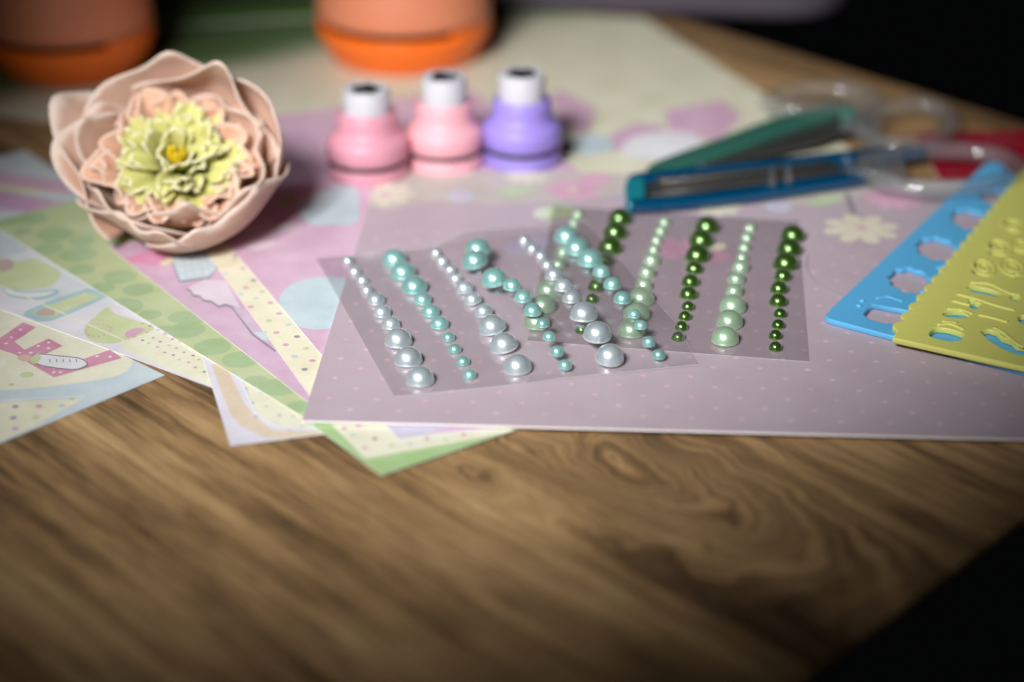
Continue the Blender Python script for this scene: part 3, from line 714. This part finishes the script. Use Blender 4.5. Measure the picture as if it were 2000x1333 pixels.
# ------------------------------------------------------------------ big orange lever punches
def big_punch(px, py, rad, label, rz):
    p = P(px, py, lay(0)+T); root = empty('large_punch', p, rz); tag(root, label, 'craft punch', 'large orange craft punches at the back')
    s = rad; mo = plastic('orange_plastic', srgb(255, 118, 30), 0.35); mp_ = plastic('peach_plastic', srgb(226, 140, 104), 0.45)
    b = link('base', lathe('base', [(s*0.80, 0), (s*0.84, 0.001), (s*0.97, 0.010), (s*1.0, 0.0135), (s*0.985, 0.0150)], 80), mo, root); sharp(b, 45)
    link('paper_slot', lathe('paper_slot', [(s*0.90, 0.0150), (s*0.90, 0.0175)], 64), BLK, root)
    # filler at the closed side of the slot
    vs, fs = [], []; n = 24
    for k in range(n+1):
        t = R(-62) + R(200)*k/n
        for rr, zz in ((0.90, 0.0149), (0.985, 0.0149), (0.985, 0.0176), (0.90, 0.0176)): vs.append((s*rr*math.cos(t), s*rr*math.sin(t), zz))
    for k in range(n):
        for q in range(4): fs.append((k*4+q, k*4+(q+1) % 4, (k+1)*4+(q+1) % 4, (k+1)*4+q))
    fs += [(0, 1, 2, 3), (n*4+3, n*4+2, n*4+1, n*4)]
    link('slot_bridge', mesh('slot_bridge', vs, fs, False), mo, root)
    prof = [(s*0.92, 0.0175), (s*0.985, 0.0180), (s*0.992, 0.021), (s*0.975, 0.028), (s*0.935, 0.036), (s*0.87, 0.044), (s*0.78, 0.051), (s*0.64, 0.057), (s*0.45, 0.0605), (s*0.2, 0.062), (s*0.02, 0.0622)]
    t = link('press_top', lathe('press_top', prof, 80), mp_, root)
    # recessed thumb rest on the press top
    ring = [(s*0.5*math.cos(a)*1.0, s*0.34*math.sin(a), 0.0603 - 0.002*abs(math.cos(a))) for a in [2*math.pi*k/40 for k in range(40)]]
    tube('thumb_rim', ring, 0.0016, mp_, t, True)
    return root
big_punch(790, 106, 0.0352, 'peach and orange lever punch standing behind the three mini punches', R(10))
big_punch(140, 130, 0.0335, 'peach and orange lever punch standing behind the artificial flower', R(10))

# ------------------------------------------------------------------ stencils
def scallop(p, q, period, amp, side):
    p, q = Vector(p[:2]), Vector(q[:2]); d = (q-p); L_ = d.length; d.normalize(); nn = Vector((-d.y, d.x))*side
    k = max(1, round(L_/period)); out = []
    for i in range(k):
        for j in range(6):
            t = j/6; out.append(p + d*L_*(i+t)/k + nn*amp*math.sin(math.pi*t)**0.7)
    return out
def oval(x, y, rx, ry, z, teeth=0, amp=0.0, n=48, rot=0):
    c = P(x, y, z); ex = (P(x+rx, y, z)-P(x-rx, y, z)).length/2; ey = (P(x, y-ry, z)-P(x, y+ry, z)).length/2
    return [(c.x + (ex*(1+amp*math.cos(teeth*t)))*math.cos(t), c.y + (ey*(1+amp*math.cos(teeth*t)))*math.sin(t)) for t in [2*math.pi*k/n for k in range(n)]]
ppoly = lambda pts, z, sm=0: [tuple(v.xy) for v in (smooth_loop([P(x, y, z) for x, y in pts], sm) if sm else [P(x, y, z) for x, y in pts])]
BZ0 = ZP + 0.0001; BZ1 = BZ0 + 0.0017
bl_m = plastic('blue_plastic', srgb(92, 176, 226), 0.42); ye_m = plastic('yellow_plastic', srgb(216, 216, 118), 0.42)
A_ = P(1606, 620, BZ1); U = (P(1850, 391, BZ1)-A_); U.z = 0; U.normalize(); V = (P(1745, 657, BZ1)-A_); V.z = 0; V.normalize()
lu, lv = 0.150, 0.135
edge = scallop(A_ + U*0.006, A_ + U*lu, 0.0042, 0.0004, 1)
outline = rnd_corner([tuple((A_+U*0.006).xy), tuple(A_.xy), tuple((A_+V*0.006).xy)], 0.003, 5)[6:12]
out_b = [tuple(v) for v in outline] + [tuple((A_+V*lv).xy)] + [tuple((A_+V*lv*0.97+U*0.006).xy), tuple((A_+U*lu+V*0.004).xy)] + [tuple(v) for v in edge[::-1]]
def c6(l): return [(1560+x/3.1, 330+y/3.1) for x, y in l]
holes_b = [oval(1778, 548, 40, 24, BZ1, 9, 0.07), oval(1830, 486, 39, 22, BZ1, 9, 0.07), oval(1895, 428, 36, 20, BZ1, 9, 0.06), oval(1945, 385, 30, 15, BZ1, 9, 0.06),
           ppoly(c6([(395, 880), (420, 845), (450, 820), (700, 865), (760, 900), (740, 935), (520, 935), (430, 910)]), BZ1)]
ctr = sum([Vector((p[0], p[1], 0)) for p in out_b], Vector())/len(out_b); ctr.z = BZ0
root = empty('stencil_ruler', ctr); tag(root, 'sky blue plastic stencil with wavy edge and cut-outs, under the yellow stencil', 'stencil', 'plastic stencils with cut-out pictures')
curve_plate('plate', [out_b] + holes_b, BZ0, BZ1, 0.0004, bl_m, root, ctr)
def ridge(root, ctr, pts6, z, r, m, name='raised_line'):
    pts = [P(x, y, z) - ctr for x, y in c6(pts6)]
    return tube(name, smooth_loop(pts, 5, False), r, m, root, flat=0.6)
ridge(root, ctr, [(470, 785), (540, 775), (630, 805)], BZ1, 0.0006, bl_m)
for x, y in ((745, 745), (790, 715), (850, 600), (880, 590), (365, 830), (385, 800), (830, 690)):
    q = P(*c6([(x, y)])[0], BZ1) - ctr
    me = lathe('raised_dot', [(0.001, -0.0002), (0.0009, 0.0003), (0.0004, 0.0006)], 14); o = link('raised_dot', me, bl_m, root); o.location = q
# yellow
YZ0 = BZ1 + 0.0001; YZ1 = YZ0 + 0.0018
A_ = P(1744, 660, YZ1); U = (P(1966, 391, YZ1)-P(1762, 640, YZ1)); U.z = 0; U.normalize(); V = (P(2000, 717, YZ1)-A_); V.z = 0; V.normalize()
lu, lv = 0.150, 0.150
e0 = P(1752, 645, YZ1)
edge = scallop(e0, e0 + U*lu, 0.0076, 0.0024, 1)
out_y = [tuple(A_.xy), tuple((A_+V*lv).xy), tuple((A_+V*lv+U*0.01).xy), tuple((e0+U*lu+V*0.03).xy)] + [tuple(v) for v in edge[::-1]]
holes_y = [ppoly(c6([(792, 1005), (825, 965), (905, 968), (992, 998), (988, 1030), (930, 1042), (850, 1030)]), YZ1, 5),
           oval(*c6([(958, 880)])[0], 27, 7, YZ1), oval(*c6([(1055, 820)])[0], 13, 7.5, YZ1, 4, 0.2),
           ppoly(c6([(1012, 718), (1040, 705), (1150, 725), (1262, 765), (1200, 772), (1060, 745)]), YZ1),
           oval(*c6([(1312, 782)])[0], 9, 5.5, YZ1),
           ppoly(c6([(1100, 985), (1150, 970), (1200, 985), (1230, 1020), (1290, 1040), (1320, 1070), (1390, 1080), (1400, 1130), (1330, 1125), (1240, 1090), (1160, 1040)]), YZ1),
           ppoly(c6([(1050, 600), (1065, 570), (1095, 560), (1075, 590), (1080, 625), (1062, 632)]), YZ1, 3), ppoly(c6([(1145, 480), (1165, 448), (1195, 440), (1172, 470), (1178, 505), (1158, 512)]), YZ1, 3), ppoly(c6([(1238, 345), (1255, 322), (1282, 316), (1262, 340), (1268, 366), (1250, 370)]), YZ1, 3),
           ppoly(c6([(1280, 640), (1300, 625), (1340, 640), (1320, 660)]), YZ1, 3), oval(*c6([(1370, 915)])[0], 12, 9, YZ1), oval(*c6([(1420, 800)])[0], 14, 9, YZ1)]
ctr = sum([Vector((p[0], p[1], 0)) for p in out_y], Vector())/len(out_y); ctr.z = YZ0
root = empty('stencil_ruler', ctr); tag(root, 'yellow plastic stencil with scalloped edge and cut-outs, on top of the blue stencil', 'stencil', 'plastic stencils with cut-out pictures')
curve_plate('plate', [out_y] + holes_y, YZ0, YZ1, 0.0004, ye_m, root, ctr)
for l in ([(960, 760), (1080, 790), (1200, 830), (1310, 858)], [(930, 800), (1040, 828)], [(1090, 885), (1180, 905), (1265, 930)], [(900, 850), (990, 855), (1050, 880)],
          [(840, 945), (920, 940), (1000, 975)], [(1040, 690), (1160, 700), (1280, 755), (1340, 760)], [(870, 925), (960, 935)], [(1180, 960), (1250, 1000), (1320, 1060), (1364, 1080)]):
    ridge(root, ctr, l, YZ1, 0.0007, ye_m)
for (x, y, rx, ry) in ((1120, 600, 20, 15), (1215, 478, 22, 15), (1300, 345, 20, 12), (1290, 600, 22, 16), (1345, 470, 18, 12)):
    qx, qy = c6([(x, y)])[0]
    for kk in (1.0, 0.5):
        tube('raised_ring', [Vector((p[0], p[1], YZ1)) - ctr for p in oval(qx, qy, rx*kk, ry*kk, YZ1, n=28)], 0.0006, ye_m, root, True, 8, 0.7)

# ------------------------------------------------------------------ scissors
CLEAR = clear_mat('clear_plastic', (0.90, 0.91, 0.92), 1.49, 0.05, 0.10, (0.55, 0.56, 0.58))
STEEL = mat('blade_steel', (0.17, 0.168, 0.16), 0.42, 0.05, 400, Metallic=0.85)
def glassy(name, col, rough=0.12, tr=0.35):
    return mat(name, col, rough, 0.02, 200, **{'Transmission Weight': tr, 'Coat Weight': 0.6})
def scissors(kind, label, tinted, z, arms, tips, blade, loops, pivot, links, tipm=None):
    ctr = P(*pivot, z); ctr.z = z
    root = empty('craft_scissors', ctr); tag(root, label, 'scissors', 'craft scissors with clear handles')
    for lp in arms: curve_plate('blade_guard', [ppoly(lp, z+0.004, 4)], z+0.0003, z+0.0046, 0.0012, tinted, root, ctr)
    for lp in tips: curve_plate('tip_cap', [ppoly(lp, z+0.004, 4)], z+0.0002, z+0.0046, 0.001, tipm or tinted, root, ctr)
    for k, lp in enumerate(blade): curve_plate('blade', [ppoly(lp, z+0.002)], z+0.0012+k*0.0014, z+0.0024+k*0.0014, 0.0002, STEEL, root, ctr)
    for lp in loops:
        pts = smooth_loop([P(x, y, z+0.0042) - ctr for x, y in lp], 7)
        tube('handle', pts, 0.0038, CLEAR, root, True, 14, 0.9)
    for lp in links: curve_plate('clear_rib', [ppoly(lp, z+0.004)], z+0.002, z+0.0062, 0.0008, CLEAR, root, ctr)
    pv = lathe('pivot_screw', [(0.0032, 0.0), (0.0032, 0.0068), (0.0026, 0.0074), (0.0006, 0.0076)], 24)
    link('pivot_screw', pv, tinted, root)
    return root
TQ = glassy('teal_plastic', srgb(66, 128, 112), 0.15); BQ = glassy('blue_tinted_plastic', srgb(0, 76, 116), 0.15)
scissors('teal', 'teal guarded craft scissors with clear handles lying behind the blue pair', TQ, ZP+0.0001,
  [[(1262, 330), (1290, 312), (1400, 272), (1500, 235), (1600, 207), (1655, 204), (1640, 222), (1560, 246), (1440, 290), (1330, 325), (1275, 338)]],
  [], [[(1290, 335), (1420, 302), (1560, 252), (1660, 222), (1680, 250), (1600, 280), (1420, 318)]],
  [[(1505, 195), (1560, 178), (1640, 174), (1700, 190), (1690, 208), (1600, 216), (1530, 212)], [(1680, 240), (1730, 215), (1800, 205), (1850, 225), (1845, 260), (1780, 285), (1710, 275)]],
  (1655, 250), [[(1640, 225), (1720, 240), (1720, 262), (1640, 250)]])
scissors('blue', 'deep blue guarded craft scissors with clear handles lying above the pearl sheets', BQ, ZP+0.0002,
  [[(1226, 352), (1240, 339), (1340, 328), (1500, 313), (1650, 295), (1760, 284), (1812, 290), (1780, 300), (1650, 309), (1480, 325), (1340, 339), (1250, 350)],
   [(1222, 395), (1236, 400), (1340, 393), (1470, 379), (1600, 360), (1690, 346), (1690, 338), (1640, 340), (1540, 354), (1420, 371), (1320, 383), (1240, 390)]],
  [[(1223, 352), (1256, 348), (1262, 366), (1258, 388), (1230, 400), (1221, 390)]],
  [[(1256, 352), (1420, 340), (1700, 308), (1700, 332), (1560, 346), (1400, 366), (1258, 384)],
   [(1262, 352), (1300, 356)] + [p for k in range(12) for p in ((1300+k*26, 356-k*2.6), (1313+k*26, 351-k*2.6))] + [(1640, 316), (1600, 330), (1300, 362)]],
  [[(1690, 330), (1760, 300), (1860, 294), (1950, 305), (1985, 335), (1940, 362), (1840, 372), (1740, 360)]],
  (1655, 340), [[(1500, 338), (1512, 336), (1516, 368), (1504, 370)], [(1530, 335), (1545, 333), (1550, 360), (1536, 364)], [(1640, 312), (1760, 300), (1770, 345), (1660, 345)]], glassy('lit_tip_plastic', srgb(36, 150, 168), 0.12, 0.3))  # tip cap: lit end painted as a paler cyan copy of the plastic

# ------------------------------------------------------------------ artificial flower
def petal_mat(name, c_in, c_out, rim, tr=0.25):
    m = bpy.data.materials.new(name); m.use_nodes = True; nt = m.node_tree; L = nt.links.new; N = nt.nodes.new
    for n_ in list(nt.nodes): nt.nodes.remove(n_)
    out = N('ShaderNodeOutputMaterial'); at = N('ShaderNodeAttribute'); at.attribute_name = 'along'
    cr = N('ShaderNodeValToRGB'); e = cr.color_ramp.elements; e[0].color = (*c_in, 1); e[0].position = 0.05; e[1].color = (*rim, 1); e[1].position = 0.99
    q = e.new(0.6); q.color = (*c_out, 1); q = e.new(0.93); q.color = (*c_out, 1)
    tc = N('ShaderNodeTexCoord'); no = N('ShaderNodeTexNoise'); no.inputs['Scale'].default_value = 160; no.inputs['Detail'].default_value = 4; L(tc.outputs['Object'], no.inputs['Vector'])
    ad = N('ShaderNodeMath'); ad.operation = 'MULTIPLY_ADD'; L(no.outputs['Fac'], ad.inputs[0]); ad.inputs[1].default_value = 0.18; L(at.outputs['Fac'], ad.inputs[2])
    su = N('ShaderNodeMath'); su.operation = 'SUBTRACT'; L(ad.outputs[0], su.inputs[0]); su.inputs[1].default_value = 0.09
    L(su.outputs[0], cr.inputs[0])
    b = N('ShaderNodeBsdfPrincipled'); b.inputs['Roughness'].default_value = 0.75; L(cr.outputs[0], b.inputs['Base Color'])
    b.inputs['Sheen Weight'].default_value = 0.15
    t = N('ShaderNodeBsdfTranslucent'); L(cr.outputs[0], t.inputs[0])
    bp = N('ShaderNodeBump'); bp.inputs['Strength'].default_value = 0.15; bp.inputs['Distance'].default_value = 0.0003; n2 = N('ShaderNodeTexNoise'); n2.inputs['Scale'].default_value = 1400
    L(tc.outputs['Object'], n2.inputs['Vector']); L(n2.outputs['Fac'], bp.inputs['Height']); L(bp.outputs[0], b.inputs['Normal'])
    mx = N('ShaderNodeMixShader'); mx.inputs[0].default_value = tr; L(b.outputs[0], mx.inputs[1]); L(t.outputs[0], mx.inputs[2]); L(mx.outputs[0], out.inputs[0])
    return m
PEACH = petal_mat('petal_peach', srgb(214, 158, 122), srgb(226, 190, 168), srgb(240, 220, 208))
RUFF = petal_mat('petal_ruffle', srgb(214, 152, 114), srgb(236, 190, 162), srgb(242, 216, 198))
LEMON = petal_mat('petal_lemon', srgb(176, 178, 70), srgb(222, 220, 138), srgb(242, 240, 200))
STAM = mat('stamen_yellow', srgb(236, 206, 30), 0.7, 0.1, 600)
def grid_mesh(name, fn, nu, nv, m):
    vs, al, fs = [], [], []
    for j in range(nv+1):
        for i in range(nu+1):
            v = j/nv; vs.append(fn(-1+2*i/nu, v)); al.append(v)
    for j in range(nv):
        for i in range(nu):
            k = j*(nu+1)+i; fs.append((k, k+1, k+nu+2, k+nu+1))
    me = mesh(name, vs, fs, True); at = me.attributes.new('along', 'FLOAT', 'POINT'); at.data.foreach_set('value', al)
    me.materials.append(m); return me
FR = random.Random(11)
flo = empty('artificial_flower', (0, 0, 0))
tag(flo, 'peach artificial peony with lemon ruffled centre lying on the papers', 'flower')
allv = []
def add_petal(name, me, th=0.00042):
    o = bpy.data.objects.new(name, me); C.objects.link(o); o.parent = flo
    s = o.modifiers.new('thick', 'SOLIDIFY'); s.thickness = th*1.25; s.offset = 0
    allv.extend([v.co.copy() for v in me.vertices]); return o
def outer(phi, Rr, Dp, thmax, W, curl, wav, tipdrop, inb=0.0, seed=0):
    g = random.Random(seed); ph = [g.uniform(0, 6.28) for _ in range(6)]; f1 = g.choice([1, 1.4, 1.8]); bend = g.uniform(-0.15, 0.15)
    def fn(u, v):
        vv = v*(1 - tipdrop*abs(u)**2.2 + 0.11*math.exp(-((u-0.5*math.sin(ph[5]))/0.15)**2) + 0.02*math.sin(5*u+ph[3]) + 0.012*math.sin(11*u+ph[4]))
        th_ = vv*thmax
        r = Rr*math.sin(min(th_, R(90)))**0.85 if th_ < R(90) else Rr - (th_-R(90))*Rr*0.30
        z = -Dp*math.cos(th_)
        lip = max(0, (v-0.70)/0.30)
        r += curl*lip**1.6*(0.6+0.6*math.sin(f1*u*2+ph[0]))
        r += 1.25*wav*v**3*math.sin(f1*math.pi*u+ph[1]) + 0.0022*v**4*math.exp(-((u-0.5*math.sin(ph[5]))/0.2)**2) + 0.0005*v**4*math.sin(9*u+ph[2])
        z += 0.0015*v**3*math.sin(4*u+ph[2])
        r -= inb*abs(u)**2*v
        an = phi + W*u*(0.55+0.45*min(1, v*1.8)) + bend*v
        return (r*math.cos(an), r*math.sin(an), z)
    return grid_mesh('outer_petal', fn, 28, 18, PEACH)
def crl(a, lo, hi): return lo + (hi-lo)*1.35*max(0.0, math.cos(a-R(170)))
for k in range(5):
    a = R(72*k+28)+FR.uniform(-.2, .2)
    add_petal('outer_petal', outer(a, 0.0352+FR.uniform(-.0015, .001), 0.028, R(102+FR.uniform(-6, 6)-crl(a, 0, 16)), R(54), crl(a, 0.002, 0.0075), 0.0016, 0.24, 0.0, 120+k))
for k in range(4):
    a = R(90*k+70)+FR.uniform(-.2, .2)
    add_petal('outer_petal', outer(a, 0.0308+FR.uniform(-.001, .001), 0.0262, R(108+FR.uniform(-6, 8)-crl(a, 0, 18)), R(58), crl(a, 0.001, 0.0065), 0.0022, 0.28, 0.0, 220+k))
for k in range(3):
    a = R(120*k+35)+FR.uniform(-.2, .2)
    add_petal('outer_petal', outer(a, 0.0268+FR.uniform(-.001, .001), 0.0245, R(94), R(50), crl(a, 0.0005, 0.004), 0.0022, 0.30, 0.0, 320+k))
def small(name, phi, r0, z0, L_, W, tau0, tau1, A, m, seed, cup=0.25, lobes=3):
    g = random.Random(seed); ph = g.uniform(0, 6.28); ph2 = g.uniform(0, 6.28); fr = g.uniform(0.8, 1.5); tw = g.uniform(-0.25, 0.25)
    rh = Vector((math.cos(phi), math.sin(phi), 0)); tn = Vector((-math.sin(phi), math.cos(phi), 0)); zz = Vector((0, 0, 1))
    def fn(u, v):
        le = L_*(0.84 - 0.16*u*u + 0.17*abs(math.sin(lobes*math.pi*(u*0.97+1)/2))**0.5)
        tau = tau0 + (tau1-tau0)*v*0.5
        dirv = zz*math.cos(tau) + rh*math.sin(tau); nrm = rh*math.cos(tau) - zz*math.sin(tau)
        wd = W*(0.30 + 0.70*math.sin(min(1, v*1.15)*math.pi/2))
        off = A*math.sin(fr*math.pi*u + ph)*v**1.4 - cup*W*u*u*(0.4+0.6*v) 
        p = rh*r0 + zz*z0 + dirv*le*v + tn*wd*(u + tw*v*v) + nrm*off
        return tuple(p)
    return grid_mesh(name, fn, 36, 10, m)
sd = 1000
for r0, cnt, z0, L_, W, t0, t1, A in ((0.0205, 15, -0.013, 0.0125, 0.0068, 10, 60, 0.0024), (0.0165, 13, -0.0125, 0.0150, 0.0066, 10, 66, 0.0024)):
    for k in range(cnt):
        sd += 1; ph = 2*math.pi*(k+FR.uniform(-.3, .3))/cnt
        add_petal('ruffle_petal', small('ruffle_petal', ph, r0+FR.uniform(-.001, .001), z0, L_*FR.uniform(.8, 1.15), W, R(t0+FR.uniform(-10, 10)), R(t1+FR.uniform(-20, 25)), A, RUFF, sd, 0.4, FR.choice([1, 2])), 0.0008)
for r0, cnt, z0, L_, W, t0, t1, A in ((0.0122, 15, -0.0115, 0.0135, 0.0046, 30, 92, 0.0015), (0.0102, 14, -0.0105, 0.0140, 0.0045, 25, 84, 0.0015), (0.0080, 12, -0.0098, 0.0145, 0.0044, 20, 74, 0.0014), (0.0056, 9, -0.009, 0.0145, 0.0043, 14, 64, 0.0012), (0.0034, 6, -0.008, 0.0130, 0.0042, 8, 50, 0.0010)):
    for k in range(cnt):
        sd += 1; ph = 2*math.pi*(k+FR.uniform(-.3, .3))/cnt
        add_petal('inner_petal', small('inner_petal', ph, r0+FR.uniform(-.0008, .0008), z0, L_*FR.uniform(.75, 1.15), W*FR.uniform(.75, 1.2), R(t0+FR.uniform(-8, 8)), R(t1+FR.uniform(-34, 26)), A, LEMON, sd, FR.uniform(0.2, 0.75), FR.choice([2, 3, 3])), 0.0008)
for k in range(22):
    a = FR.uniform(0, 6.28); r = 0.0032*math.sqrt(FR.random())
    p0 = Vector((r*0.5*math.cos(a), r*0.5*math.sin(a), -0.012)); p1 = Vector((r*math.cos(a), r*math.sin(a), 0.0005+FR.uniform(-.002, .0015)))
    tube('stamen', [p0, p0.lerp(p1, .6), p1, p1+Vector((0, 0, 0.0012))], [0.0003, 0.0003, 0.0007, 0.0004], STAM, flo, seg=6)
cup_ = lathe('calyx', [(0.002, -0.034), (0.007, -0.0325), (0.012, -0.029), (0.014, -0.0262), (0.010, -0.0262)], 32)
link('calyx', cup_, mat('calyx_green', srgb(120, 140, 70), 0.7), flo); allv.extend([v.co.copy() for v in cup_.vertices])
core = lathe('core', [(0.006, -0.027), (0.020, -0.020), (0.023, -0.0125), (0.012, -0.0095), (0.003, -0.009)], 32)
link('core', core, LEMON if False else mat('core_olive', srgb(150, 138, 70), 0.8), flo)
AX = Vector((math.sin(R(9))*math.cos(R(50)), -math.cos(R(9))*math.cos(R(50)), math.sin(R(50))))
rot = AX.to_track_quat('Z', 'Y').to_matrix()
rot = rot @ Matrix.Diagonal((0.92, 0.86, 0.92))
zmin = min((rot @ v).z for v in allv)
cz = lay(8) + T + 0.0003 - zmin
flo.matrix_world = Matrix.Translation(P(346, 300, cz)) @ rot.to_4x4()
print('flower z', cz, 'cam H', CAM_H, 'focus', cam_d.dof.focus_distance)
